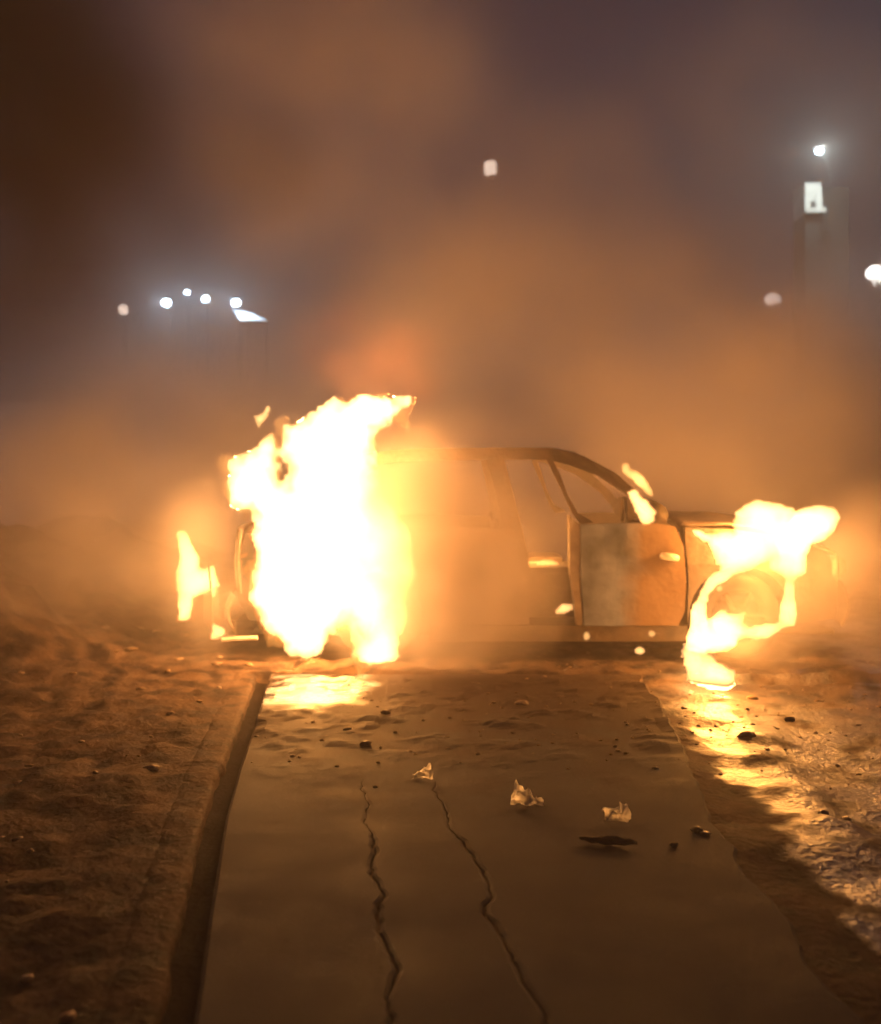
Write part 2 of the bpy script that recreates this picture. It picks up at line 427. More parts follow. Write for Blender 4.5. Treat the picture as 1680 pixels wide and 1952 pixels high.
def panel(name, poly, mat, near=True, th=0.03, dent=0.012, seed=0, parent=None, step=0.09, off=0.0):
    """pressed steel panel given by its outline in the car's side view, bowed to the body side"""
    bm = bmesh.new()
    P = [(X(u), Z(v)) for u, v in poly]
    f = bm.faces.new([bm.verts.new((x, 0, z)) for x, z in P])
    for ax, lo, hi in ((0, min(p[0] for p in P), max(p[0] for p in P)), (2, min(p[1] for p in P), max(p[1] for p in P))):
        k = int((hi-lo)/step)
        for i in range(1, k+1):
            co = [0, 0, 0]; no = [0, 0, 0]; co[ax] = lo + (hi-lo)*i/(k+1); no[ax] = 1
            bmesh.ops.bisect_plane(bm, geom=bm.verts[:]+bm.edges[:]+bm.faces[:], plane_co=co, plane_no=no)
    bmesh.ops.triangulate(bm, faces=bm.faces[:])
    ex = bmesh.ops.extrude_face_region(bm, geom=bm.faces[:])
    back = [g for g in ex['geom'] if isinstance(g, bmesh.types.BMVert)]
    bs = set(back)
    for v in bm.verts:
        x, z = v.co.x, v.co.z
        y = side_y(z) + off + dent*nz((x, z, seed), 2.5, 3, seed)
        y += 0.03*math.cos((x-0.8)/1.9)*-1 + 0.03
        nose = max(0, x-2.3); tail = max(0, -1.0-x)
        y += 0.35*nose*nose/0.5 + 0.3*tail*tail/0.5
        if v in bs: y += th
        v.co.y = D + y if near else D + W - y
    return obj(name, bm, mat, parent or car)

def arc(cu, cv, r, a0, a1, n=14):
    return [(cu + r*math.cos(R(a0+(a1-a0)*i/n)), cv - r*math.sin(R(a0+(a1-a0)*i/n))) for i in range(n+1)]

WR, WF, WV = 720, 1412, 1177
for near in (True, False):
    if near:
        door = panel('door', [(1109,1001),(1180,999),(1250,998),(1290,1004),(1304,1040),(1308,1110),(1305,1165),(1294,1193),(1115,1193),(1108,1100)], M['door'], near, 0.05, 0.02, 2)
        door['label'] = 'ash-grey front door panel with bare metal skin'
        panel('window_frame', [(1048,874),(1060,874),(1074,905),(1087,945),(1104,978),(1135,997),(1109,1000),(1095,980),(1078,940),(1062,905)], M['rail'], near, 0.035, 0.004, 3, parent=door)
        panel('door_edge', [(1088,983),(1107,1001),(1106,1100),(1112,1193),(1101,1193),(1094,1130),(1087,1085)], M['ash'], near, 0.12, 0.003, 4, off=0.012, parent=door)
        bm = bmesh.new(); tube(bm, [at(1264, 1060, D-0.0), at(1268, 1060, D-0.05), at(1286, 1063, D-0.05), at(1290, 1064, D)], 0.026, 8)
        obj('handle', bm, M['lens'], door, True)
        bm = bmesh.new(); bx(bm, X(1262), X(1300), D+0.0, D+0.02, Z(1092), Z(1070)); obj('handle_recess', bm, M['soot'], door)
    else:
        door = panel('door', [(1165,1001),(1220,999),(1290,1004),(1304,1040),(1305,1165),(1294,1193),(1172,1193),(1166,1100)], M['soot'], near, 0.05, 0.02, 2)
        panel('window_frame', [(1048,874),(1060,874),(1074,905),(1087,945),(1104,978),(1135,997),(1109,1000),(1095,980),(1078,940),(1062,905)], M['rail'], near, 0.035, 0.004, 3, parent=door)
    rail = panel('roof_rail', [(640,868),(760,856),(860,853),(1000,852),(1060,853),(1120,868),(1180,900),(1235,950),(1280,1002),(1256,1000),(1210,950),(1150,908),(1090,886),(1050,876),(860,877),(760,880),(650,892)], M['rail'], near, 0.06, 0.02, 5 if near else 6)
    panel('rear_pillar', [(932,876),(966,876),(986,960),(1008,1060),(1012,1142),(984,1142),(974,1060),(950,950)], M['rail'], near, 0.08, 0.01, 7)
    panel('tail_pillar', [(650,890),(700,884),(640,940),(570,1004),(480,1010),(560,950)], M['rail'], near, 0.06, 0.01, 8)
    panel('sill', [(818,1193),(1312,1195),(1312,1224),(818,1224)], M['soot'], near, 0.1, 0.01, 9)
    panel('rear_side_panel', [(980,1010),(1003,1060),(1010,1192)] + [(818,1192)] + arc(WR, WV, 97, 0, 180) + [(620,1192),(470,1186),(448,1150),(446,1080),(462,1020),(570,1006),(800,1004)], M['burnt'], near, 0.04, 0.02, 10)
    panel('front_wing', [(1310,1006),(1400,1010),(1500,1024),(1580,1048),(1615,1085),(1622,1130),(1618,1188),(1512,1190)] + arc(WF, WV, 98, 0, 180) + [(1312,1190),(1313,1100),(1309,1040)], M['burnt'], near, 0.04, 0.02, 11)

def sheet(name, fn, nu, nv, th, mat, parent=car):
    bm = bmesh.new()
    T = [[bm.verts.new(fn(i/nu, j/nv)) for i in range(nu+1)] for j in range(nv+1)]
    for j in range(nv):
        for i in range(nu):
            bm.faces.new((T[j][i], T[j][i+1], T[j+1][i+1], T[j+1][i]))
    bmesh.ops.recalc_face_normals(bm, faces=bm.faces)
    bmesh.ops.solidify(bm, geom=bm.faces[:], thickness=th)
    return obj(name, bm, mat, parent, True)

RI = 0.3
def roof_fn(a, b):
    x = X(640) + (X(1120)-X(640))*a
    y = D + RI + (W-2*RI)*b
    z = float(np.interp(840 + x*S, [640, 760, 900, 1060, 1120], [Z(872), Z(857), Z(853), Z(854), Z(868)])) - 0.012
    z += 0.04*math.sin(math.pi*b) - 0.05*math.sin(math.pi*b)*math.sin(math.pi*a) + 0.02*nz((x, y, 0), 2.5, 3, 4)
    return (x, y, z)
sheet('roof', roof_fn, 24, 12, 0.012, M['burnt'])
def hood_fn(a, b):
    x = X(1300) + (X(1600)-X(1300))*a
    y = D + 0.08 + (W-0.16)*b
    z = float(np.interp(840 + x*S, [1300, 1400, 1500, 1600], [Z(1004), Z(1008), Z(1022), Z(1052)])) + 0.05*math.sin(math.pi*b) + 0.025*nz((x, y, 0), 2.2, 3, 9)
    return (x, y, z + 0.03*math.sin(math.pi*a))
sheet('bonnet', hood_fn, 18, 14, 0.012, M['burnt'])
def boot_fn(a, b):
    x = X(462) + (X(600)-X(462))*a
    y = D + 0.1 + (W-0.2)*b
    return (x, y, Z(1014) + 0.04*math.sin(math.pi*b) + 0.02*a + 0.015*nz((x, y, 0), 2.2, 3, 19))
sheet('boot_lid', boot_fn, 8, 12, 0.012, M['burnt'])
def floor_fn(a, b):
    return (X(480) + (X(1600)-X(480))*a, D + 0.09 + (W-0.18)*b, 0.2 + 0.02*nz((a*5, b*3, 0), 1.5, 2, 3))
sheet('floor_pan', floor_fn, 18, 8, 0.03, M['soot'])
def bulk_fn(a, b):
    return (X(1300) + 0.03*math.sin(9*b), D + 0.1 + (W-0.2)*a, 0.22 + 0.66*b)
sheet('bulkhead', bulk_fn, 10, 6, 0.03, M['soot'])
bm = bmesh.new()
for t in [0.0]:
    tube(bm, [(X(1262), D+0.2, Z(985)), (X(1272), D+W/2, Z(980)), (X(1262), D+W-0.2, Z(985))], 0.09, 10)
obj('dashboard', bm, M['soot'], car, True)
bm = bmesh.new()
tube(bm, [(X(1212)+0.04*math.cos(t)*0.4, D+0.45+0.17*math.cos(t), Z(1000)+0.17*math.sin(t)) for t in [2*math.pi*k/24 for k in range(25)]], 0.014, 6)
tube(bm, [(X(1270), D+0.45, Z(1000)-0.03), (X(1212), D+0.45, Z(1000))], 0.02, 6)
obj('steering_wheel', bm, M['soot'], car, True)
def seat(x, y0, y1):
    bm = bmesh.new(); bx(bm, x-0.25, x+0.22, y0, y1, 0.27, Z(1088))
    bmesh.ops.bevel(bm, geom=bm.edges[:], offset=0.04, segments=2, affect='EDGES')
    s = obj('seat', bm, M['soot'], car)
    bm = bmesh.new()
    tube(bm, [(x-0.24, y0+0.03, 0.4), (x-0.36, y0+0.04, 0.85), (x-0.37, (y0+y1)/2, 0.95), (x-0.36, y1-0.04, 0.85), (x-0.24, y1-0.03, 0.4)], 0.018, 6)
    for k in range(3):
        zz = 0.5 + 0.14*k
        tube(bm, [(x-0.27-0.035*k, y0+0.03, zz), (x-0.28-0.035*k, y1-0.03, zz)], 0.009, 5)
    obj('backrest_frame', bm, M['soot'], s, True)
seat(X(1055), D+0.18, D+0.7); seat(X(1055), D+0.98, D+1.5)
bm = bmesh.new(); bx(bm, X(760), X(900), D+0.2, D+W-0.2, 0.26, 0.52); bmesh.ops.bevel(bm, geom=bm.edges[:], offset=0.04, segments=2, affect='EDGES')
obj('rear_bench', bm, M['soot'], car)

def wheel(u, near):
    w = empty('wheel', (X(u), D+0.1 if near else D+W-0.1, 0.30)); w.parent = car; w.matrix_parent_inverse = car.matrix_world.inverted()
    bpy.context.view_layer.update()
    yc = D+0.12 if near else D+W-0.12
    bm = bmesh.new()
    lathe(bm, [(0.19,-0.085),(0.25,-0.098),(0.285,-0.09),(0.3,-0.06),(0.3,0.06),(0.285,0.09),(0.25,0.098),(0.19,0.085)], (X(u), yc, 0.30), 'Y', 40, True)
    for v in bm.verts:
        if v.co.z < 0.03: v.co.z = 0.03*0.4 + v.co.z*0.6
    obj('tyre', bm, M['rubber'], w, True)
    bm = bmesh.new()
    lathe(bm, [(0.195,-0.08),(0.2,-0.085),(0.2,0.08),(0.19,0.08),(0.185,-0.07)], (X(u), yc, 0.30), 'Y', 32, True)
    lathe(bm, [(0.055,-0.06),(0.055,0.0)], (X(u), yc, 0.30), 'Y', 16)
    for k in range(6):
        t = 2*math.pi*k/6
        tube(bm, [(X(u)+0.05*math.cos(t), yc-0.045, 0.30+0.05*math.sin(t)), (X(u)+0.19*math.cos(t), yc-0.055, 0.30+0.19*math.sin(t))], 0.02, 6)
    obj('rim', bm, M['rubber'], w, True)
for u in (WR, WF):
    wheel(u, True); wheel(u, False)
# nose and tail
def bumper_fn(xc, sgn, z0, z1, bulge):
    def fn(a, b):
        y = D + 0.1 + (W-0.2)*a
        k = math.sin(math.pi*a)
        return (xc + sgn*(0.1*k**0.6 + bulge*math.sin(math.pi*b)), y, z0 + (z1-z0)*b)
    return fn
sheet('front_bumper', bumper_fn(X(1618), 1, 0.22, 0.52, 0.05), 14, 6, 0.02, M['soot'])
sheet('grille_panel', bumper_fn(X(1608), 1, 0.54, 0.72, 0.01), 14, 4, 0.02, M['soot'])
for yy in (D+0.16, D+W-0.42):
    bm = bmesh.new(); bx(bm, X(1606), X(1634), yy, yy+0.26, 0.56, 0.7); bmesh.ops.bevel(bm, geom=bm.edges[:], offset=0.02, segments=2, affect='EDGES')
    obj('headlight', bm, M['lens'], car)
sheet('tail_panel', bumper_fn(X(452), -1, 0.45, 0.9, 0.02), 14, 6, 0.02, M['burnt'])
rb = sheet('rear_bumper', bumper_fn(X(440), -1, 0.18, 0.44, 0.05), 14, 6, 0.02, M['soot'])
bm = bmesh.new(); tube(bm, [(X(424), D-0.01, Z(1219)), (X(455), D-0.02, Z(1216)), (X(492), D-0.02, Z(1215))], 0.016, 6)
obj('flame_glint_strip', bm, M['lens'], rb)  # pale strip put in for the flame's reflection on the bumper
rt = random.Random(11)
for k in range(4):
    u0 = (1082, 1098, 1140, 1171)[k]; v0 = float(np.interp(u0, [1060, 1120, 1180, 1235], [856, 869, 900, 949]))
    w = (14, 38, 26, 34)[k]; m_ = (0.3, 0.55, 0.6, 0.8)[k]
    poly = [(u0, v0), (u0+w*0.5, v0+w*m_*0.5-2), (u0+w, v0+w*m_+1), (u0+w*0.9, v0+w*m_+7), (u0+w*0.4, v0+w*m_*0.5+6+rt.uniform(0, 4)), (u0+3, v0+5)]
    panel('peeling_trim', poly, M['soot'], True, 0.012, 0.01, 30+k, off=-0.02)
# twisted strip of bodywork hanging off the tail corner
panel('torn_panel', [(366,1140),(384,1134),(401,1124),(405,1150),(405,1188),(440,1190),(440,1225),(400,1226),(366,1200)], M['burnt'], True, 0.03, 0.02, 15)
bm = bmesh.new(); tube(bm, [at(398, 1078, D+0.05), at(401, 1110, D+0.05), at(404, 1150, D+0.05), at(405, 1190, D+0.05)], 0.007, 6)
obj('bent_rod', bm, M['soot'], car)

# ------------------------------------------------------------------ flames
def inside(P, px, pz):
    c = np.zeros(px.shape, bool); n = len(P)
    for i in range(n):
        x0, z0 = P[i]; x1, z1 = P[(i+1) % n]
        if z0 == z1: continue
        k = ((z0 > pz) != (z1 > pz)) & (px < (x1-x0)*(pz-z0)/(z1-z0)+x0)
        c ^= k
    return c
def seg_dist(P, px, pz):
    d = np.full(px.shape, 1e9); n = len(P)
    for i in range(n):
        x0, z0 = P[i]; x1, z1 = P[(i+1) % n]
        ex, ez = x1-x0, z1-z0; L = ex*ex+ez*ez+1e-12
        t = np.clip(((px-x0)*ex+(pz-z0)*ez)/L, 0, 1)
        d = np.minimum(d, np.hypot(px-x0-t*ex, pz-z0-t*ez))
    return d

def flame(name, poly, y, label, mat='fire', grow=0.006, holes=(), tmax=0.2, soft=0.09, rag=0.02, step=0.013, ydrop=0.0, group=None, seed=0, parent=None, fringe=False):
    """a body of burning gas: ragged outline, rounded front and back, own depth"""
    P = [((u-840)*y/F, H-(v-880)*y/F) for u, v in poly]
    HO = [[((u-840)*y/F, H-(v-880)*y/F) for u, v in h] for h in holes]
    x0, x1 = min(p[0] for p in P)-0.03, max(p[0] for p in P)+0.03
    z0, z1 = min(p[1] for p in P)-0.03, max(p[1] for p in P)+0.03
    gx = np.arange(x0, x1, step); gz = np.arange(z0, z1, step)
    px, pz = np.meshgrid(gx, gz)
    d = seg_dist(P, px, pz); sd = np.where(inside(P, px, pz), d, -d)
    for h in HO:
        dh = seg_dist(h, px, pz); sd = np.minimum(sd, np.where(inside(h, px, pz), -dh, dh))
    nzv = np.array([[nz((x, z*0.7, seed), 7.0, 5, seed) for x in gx] for z in gz])
    nz2 = np.array([[nz((x, z*0.6, seed+9), 3.0, 3, seed+4) for x in gx] for z in gz])
    nz3 = np.array([[mn.noise(Vector((x*26, z*20, seed*3.1))) for x in gx] for z in gz])
    sd = sd + grow + rag*(nzv + 0.55*nz3)
    m = sd > 0
    cell = m[:-1, :-1] & m[1:, :-1] & m[:-1, 1:] & m[1:, 1:]
    SL = ((slice(None, -1), slice(None, -1)), (slice(1, None), slice(None, -1)), (slice(None, -1), slice(1, None)), (slice(1, None), slice(1, None)))
    for _ in range(4):      # drop slivers that would have no thickness
        cnt = np.zeros(m.shape, int)
        for a, b in SL: cnt[a, b] += cell
        core = cnt == 4
        cell = cell & (core[:-1, :-1] | core[1:, :-1] | core[:-1, 1:] | core[1:, 1:])
    use = np.zeros_like(m); cnt = np.zeros(m.shape, int)
    for a, b in ((slice(None, -1), slice(None, -1)), (slice(1, None), slice(None, -1)), (slice(None, -1), slice(1, None)), (slice(1, None), slice(1, None))):
        use[a, b] |= cell; cnt[a, b] += cell
    edge = use & (cnt < 4)
    T = tmax*(1-np.exp(-np.maximum(sd, 0)/soft))*(1+0.5*nz2+0.3*nzv)
    T[edge] = 0
    verts = []; fi = -np.ones(m.shape, int); bi = -np.ones(m.shape, int)
    cx, cz = (min(p[0] for p in P)+max(p[0] for p in P))/2, min(p[1] for p in P)
    for j, i in zip(*np.nonzero(use)):
        yy = y - ydrop*(1 - (gz[j]-z0)/(z1-z0)) + 0.12*tmax*nz2[j, i]
        x, z = gx[i], gz[j]
        if ydrop:            # keep the flame on the sloping sheet it burns along
            k = yy/y; x, z = x*k, H + (z-H)*k
        z = max(z, 0.004)
        fi[j, i] = len(verts); verts.append((x, yy-T[j, i], z))
        if edge[j, i]: bi[j, i] = fi[j, i]
        else:
            bi[j, i] = len(verts); verts.append((x, yy+T[j, i], z))
    faces = []
    for j, i in zip(*np.nonzero(cell)):
        q = ((j, i), (j, i+1), (j+1, i+1), (j+1, i))
        faces.append([fi[a] for a in q]); faces.append([bi[a] for a in q[::-1]])
    me = bpy.data.meshes.new(name)
    me.from_pydata(verts, [], [[int(k) for k in f] for f in faces]); me.update()
    o = link(name, me, M[mat], parent, True)
    if parent is None:
        tag(o, label, 'fire', group)
        if fringe: flame('outer_tongues', poly, y, None, 'fire_fringe', grow=0.035, holes=holes, tmax=tmax*1.1, soft=0.14, rag=0.085, step=step, ydrop=ydrop, seed=seed+40, parent=o)
    return o

main = flame('flame', [(585,1256),(560,1238),(530,1212),(492,1198),(490,1170),(483,1120),(482,1050),(490,1000),(478,962),(445,954),(432,930),(435,905),(426,874),(455,868),(490,862),(520,836),(524,870),(531,925),(546,890),(538,808),(560,815),(590,790),(640,770),(690,758),(735,763),(782,760),(766,790),(735,806),(715,830),(718,890),(718,950),(750,972),(776,1010),(788,1060),(788,1110),(766,1150),(759,1200),(754,1245),(736,1270),(692,1273),(679,1245),(681,1200),(662,1186),(622,1210),(602,1250)],
             7.0, 'tall white-hot fire engulfing the rear of the car', 'fire_hot', tmax=0.55, soft=0.38, rag=0.05, grow=0.03, seed=1, fringe=True)
flame('flame', [(480,790),(497,785),(517,768),(510,800),(492,826),(485,810)], 7.0, 'small loose tongue of flame floating off the big fire', 'fire', tmax=0.1, soft=0.07, rag=0.015, seed=2)
flame('flame', [(343,1010),(353,1015),(366,1040),(380,1060),(381,1080),(396,1080),(411,1073),(414,1110),(409,1150),(400,1128),(366,1140),(360,1176),(345,1179),(340,1140),(337,1100),(345,1075),(340,1040)], 7.35, 'small ragged fire behind the torn panel at the car tail', 'fire', tmax=0.15, soft=0.06, rag=0.03, grow=0.012, seed=3, fringe=True)
flame('flame', [(398,1186),(412,1190),(428,1204),(416,1216),(410,1226),(402,1220)], 7.05, 'tiny flame low on the rear bumper corner', 'fire', tmax=0.07, soft=0.03, rag=0.025, seed=4)
flame('flame', [(1308,1008),(1345,1014),(1398,1013),(1403,975),(1440,948),(1480,958),(1520,974),(1560,961),(1592,966),(1602,986),(1588,1015),(1548,1042),(1536,1060),(1532,1092),(1512,1110),(1516,1150),(1514,1192),(1480,1211),(1406,1220),(1402,1232),(1360,1246),(1350,1252),(1310,1240),(1316,1200),(1324,1150),(1338,1125),(1352,1105),(1370,1085),(1360,1050),(1340,1030)],
      7.0, 'fire wrapping the front wing and wheel arch of the car', 'fire', holes=[[(1347,1132),(1372,1112),(1430,1088),(1474,1060),(1470,1085),(1493,1110),(1491,1150),(1482,1182),(1432,1197),(1420,1187),(1421,1164),(1400,1172),(1380,1160),(1362,1176),(1349,1187)]], tmax=0.24, soft=0.1, rag=0.025, grow=0.012, seed=5)
flame('flame', [(1308,1228),(1350,1248),(1376,1265),(1390,1290),(1402,1312),(1386,1327),(1350,1333),(1322,1322),(1311,1280)], 6.95, 'sheet of flame running over the ground from the front wheel', 'fire_hot', tmax=0.16, soft=0.06, rag=0.045, grow=0.02, ydrop=0.8, seed=6)
flame('flame', [(1196,936),(1212,930),(1235,953),(1252,975),(1246,996),(1226,999),(1208,972)], 7.12, 'flame in the front corner of the bare door window', 'fire', tmax=0.14, soft=0.06, rag=0.015, grow=0.01, seed=7)
flame('flame', [(1180,882),(1195,873),(1204,896),(1222,905),(1240,928),(1254,957),(1238,950),(1220,928),(1200,912),(1188,903)], 7.3, 'thin flame licking along the windscreen pillar', 'fire_soft', tmax=0.12, soft=0.05, rag=0.025, grow=0.01, seed=8)
flame('flame', [(1014,1078),(1030,1066),(1058,1064),(1082,1074),(1060,1082),(1040,1086),(1018,1092)], 7.5, 'short flame burning on top of the front seat', 'fire_soft', tmax=0.14, soft=0.04, rag=0.015, seed=9)
flame('flame', [(1052,1166),(1070,1150),(1093,1149),(1095,1166),(1060,1174)], 7.14, 'short bright flame on the sill of the open doorway', 'fire', tmax=0.06, soft=0.03, rag=0.01, seed=10)
for i, (u, v, w, h, lab) in enumerate([(1118,1213,14,18,'glowing ember dripping below the door'), (1243,1208,16,14,'glowing ember hanging under the front of the sill'),
        (1220,1241,20,13,'glowing ember on the ground under the sill'), (1372,1122,14,14,'glowing ember inside the front wheel arch')]):
    flame('ember', [(u+0.5*w*math.cos(t), v+0.5*h*math.sin(t)) for t in [2*math.pi*k/10 for k in range(10)]], 7.02, lab, 'fire', tmax=0.035, soft=0.02, rag=0.006, step=0.006, seed=20+i)
    
for nm, p, w, r in (('fire_light', (-0.75, 6.95, 0.45), 130, 0.25), ('fire_light', (-0.75, 6.95, 1.0), 130, 0.25), ('fire_light', (-0.55, 6.95, 1.6), 60, 0.2),
                    ('fire_light', (2.15, 6.9, 0.98), 120, 0.15), ('fire_light', (1.72, 6.35, 0.22), 42, 0.08), ('fire_light', (-1.7, 7.35, 0.6), 8, 0.08),
                    ('fire_light', (0.7, 7.9, 0.7), 30, 0.1)):
    point(nm, p, w*FPOW, FCOL, r)

# ------------------------------------------------------------------ lamps and buildings in the smoke
COOL = (0.58, 0.8, 1.0)
M['cool'] = emitter('cool_lamp', COOL, 30.0)
M['warm'] = emitter('warm_lamp', (1.0, 0.76, 0.62), 1.6)

def street_lamp(u, v, y, head, mat, label, watt, col, arm=0.0, pole_r=0.006, group=None, name='street_lamp'):
    p = at(u, v, y)
    root = empty(name, (p.x+arm, y+0.1, 0)); tag(root, label, 'lamp', group)
    bm = bmesh.new()
    if arm: tube(bm, [(p.x+arm, y+0.1, 0), (p.x+arm, y+0.1, p.z-0.35), (p.x+arm*0.85, y+0.1, p.z-0.15), (p.x+0.02, y+0.08, p.z+head*0.6)], pole_r, 8, pole_r*0.6)
    else: tube(bm, [(p.x, y+0.1+head, 0), (p.x, y+0.1+head, p.z+head*0.5)], pole_r, 8, pole_r*0.7)
    obj('pole', bm, M['pole'], root, True)
    bm = bmesh.new()
    lathe(bm, [(head*0.25, head*0.85), (head*0.95, head*0.55), (head*0.95, head*0.5), (head*0.2, head*0.7)], p, 'Z', 16)
    obj('hood', bm, M['pole'], root, True)
    bm = bmesh.new(); bmesh.ops.create_icosphere(bm, subdivisions=2, radius=head*0.62)
    for q in bm.verts: q.co = Vector((q.co.x, q.co.y, q.co.z*0.8)) + p
    obj('bulb', bm, mat, root, True)
    if watt: point('lamp_light', (p.x, y-head*0.9, p.z-head*0.1), watt, col, 0.04)
    return root
street_lamp(317, 577, 18, 0.125, M['cool'], 'cool white lamp leftmost of the four in the smoke', 150, COOL)
street_lamp(357, 557, 22, 0.085, M['cool'], 'small cool lamp highest of the four in the smoke', 60, COOL)
street_lamp(392, 570, 20, 0.105, M['cool'], 'cool white lamp between the small high lamp and the awning', 100, COOL)
street_lamp(450, 577, 17, 0.115, M['cool'], 'cool white lamp shining on the pale metal awning', 110, COOL)
street_lamp(1562, 288, 14.4, 0.09, M['cool'], 'bright street lamp on a bent arm above the narrow tower', 200, (0.85, 1.0, 0.97), arm=0.2)

# awning under the lamp
p = at(478, 606, 17)
aw = empty('awning', (p.x, 17, 0)); tag(aw, 'pale sloping metal awning lit by the lamp above it', 'awning')
bm = bmesh.new()
A = [at(446, 588, 17.3), at(462, 590, 17.3), at(512, 611, 17.0), at(458, 608, 17.0)]
vs = [bm.verts.new(q) for q in A] + [bm.verts.new(q - Vector((0, 0, 0.03))) for q in A]
for f in ((0,1,2,3),(7,6,5,4),(0,4,5,1),(1,5,6,2),(2,6,7,3),(3,7,4,0)): bm.faces.new([vs[i] for i in f])
obj('roof_sheet', bm, M['sheet'], aw)
bm = bmesh.new(); a, b = at(458, 611, 17.0), at(512, 613.5, 17.0); tube(bm, [a, b], 0.02, 6); obj('front_edge', bm, M['dark'], aw)
for q in (at(460, 612, 17.05), at(508, 613, 17.05)):
    bm = bmesh.new(); tube(bm, [(q.x, q.y, 0), q], 0.006, 6); obj('post', bm, M['pole'], aw)

def lantern(u, v, y, w, h, mat, label, watt, col, cap=True):
    p = at(u, v, y); k = y/F; w *= k; h *= k
    root = empty('lantern', (p.x, y+0.12, 0)); tag(root, label, 'lamp')
    bm = bmesh.new(); bx(bm, p.x-w/2, p.x+w/2, y-w/2, y+w/2, p.z-h/2, p.z+h/2)
    bmesh.ops.bevel(bm, geom=bm.edges[:], offset=w*0.16, segments=2, affect='EDGES'); obj('glass_box', bm, mat, root, True)
    if cap:
        bm = bmesh.new(); bx(bm, p.x-w*0.55, p.x+w*0.1, y-w*0.4, y+w*0.4, p.z+h*0.52, p.z+h*0.66); bmesh.ops.bevel(bm, geom=bm.edges[:], offset=w*0.04, segments=1, affect='EDGES'); obj('cap', bm, M['dark'], root)
        bm = bmesh.new(); bx(bm, p.x-w*0.1, p.x+w*0.4, y-w*0.4, y+w*0.4, p.z-h*0.66, p.z-h*0.52); bmesh.ops.bevel(bm, geom=bm.edges[:], offset=w*0.04, segments=1, affect='EDGES'); obj('base', bm, M['dark'], root)
    bm = bmesh.new(); tube(bm, [(p.x, y+w*0.7, 0), (p.x, y+w*0.7, p.z+h*0.3)], 0.006, 6); obj('pole', bm, M['pole'], root, True)
    if watt: point('lamp_light', (p.x, y-w*1.2, p.z), watt, col, 0.03)
    return root
lantern(935, 321, 22, 22, 26, M['warm'], 'small pinkish box lantern with dark cap high above the car', 0, None)
lantern(235, 590, 19, 15, 17, M['warm'], 'small warm lantern beside the cool white lamps', 4, (1, 0.8, 0.65), cap=False)

# floodlights on the right
def floodlight(u, v, y, w, h, mat, label, watt, n):
    p = at(u, v, y); k = y/F; w *= k; h *= k
    root = empty('floodlight', (p.x, y+0.1, 0)); tag(root, label, 'lamp')
    bm = bmesh.new(); lathe(bm, [(w*0.2, h*0.5), (w*0.48, h*0.3), (w*0.5, -h*0.05), (w*0.42, -h*0.1)], p, 'Z', 18); obj('shade', bm, mat, root, True)
    rnd = random.Random(n)
    bm = bmesh.new()
    for i in range(n):
        x = p.x + w*(-0.42+0.84*i/(n-1)); L = h*rnd.uniform(0.15, 0.5)*(1.6 if i == n//2 else 1)
        tube(bm, [(x, y-0.02, p.z-h*0.05), (x+rnd.uniform(-1, 1)*w*0.02, y-0.02, p.z-h*0.1-L)], w*0.035, 5, w*0.008)
    obj('fringe', bm, mat, root)
    bm = bmesh.new(); tube(bm, [(p.x, y+w*0.6, 0), (p.x, y+w*0.6, p.z+h*0.5), (p.x, y, p.z+h*0.55)], 0.007, 6); obj('pole', bm, M['pole'], root, True)
    if watt: point('lamp_light', (p.x, y-w, p.z-h*0.2), watt, (1, 0.97, 0.92), 0.03)
M['flood'] = emitter('white_floodlight', (1.0, 0.96, 0.9), 7.0)
M['faint'] = emitter('faint_lamp', (1.0, 0.8, 0.72), 1.3)
floodlight(1668, 524, 19, 32, 34, M['flood'], 'white hanging lamp with drooping fringe at the right edge', 10, 9)
floodlight(1473, 574, 20, 30, 28, M['faint'], 'faint pinkish hanging lamp seen through smoke', 0, 5)

# narrow tower under the street lamp
YT = 15.0
tw = empty('tower', (at(1551, 400, YT).x, YT+0.4, 0)); tag(tw, 'narrow pale rendered tower with small dark window and ledge', 'tower')
def tq(u, v): q = at(u, v, YT); return q.x, q.z
x0, zt = tq(1535, 348); x1, zl = tq(1567, 399); xr, zb = tq(1632, 408)
xw0, zw0 = tq(1546, 396); xw1, zw1 = tq(1553, 384)
for nm, bbx, mt in (('wall', (x0, x1, YT, YT+0.5, zb, zt), 'render'), ('lower_wall', (x0+0.004, x1-0.004, YT+0.004, YT+0.5, 0, zb-0.003), 'wall_shade'), ('side_wall', (x1+0.004, xr, YT+0.25, YT+0.9, 0, zt+0.004), 'wall_shade'),
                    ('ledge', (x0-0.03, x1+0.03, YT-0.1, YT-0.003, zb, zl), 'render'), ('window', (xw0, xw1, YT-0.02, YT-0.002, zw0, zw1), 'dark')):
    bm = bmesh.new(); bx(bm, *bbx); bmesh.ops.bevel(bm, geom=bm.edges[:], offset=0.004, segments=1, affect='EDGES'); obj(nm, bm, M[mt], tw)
bm = bmesh.new()
xa, za = tq(1554, 398); xb, zbb = tq(1566, 369)
for k in range(7):
    t = math.pi*k/6
pr = [(xa, za), (xb, za)] + [((xa+xb)/2 + (xb-xa)/2*math.cos(math.pi*k/8), zbb-0.06+0.06*math.sin(math.pi*k/8)) for k in range(9)]
f = bm.faces.new([bm.verts.new((x, YT-0.05, z)) for x, z in pr])
ex = bmesh.ops.extrude_face_region(bm, geom=[f])
for g in ex['geom']:
    if isinstance(g, bmesh.types.BMVert): g.co.y = YT-0.004
obj('arched_hood', bm, M['render'], tw)

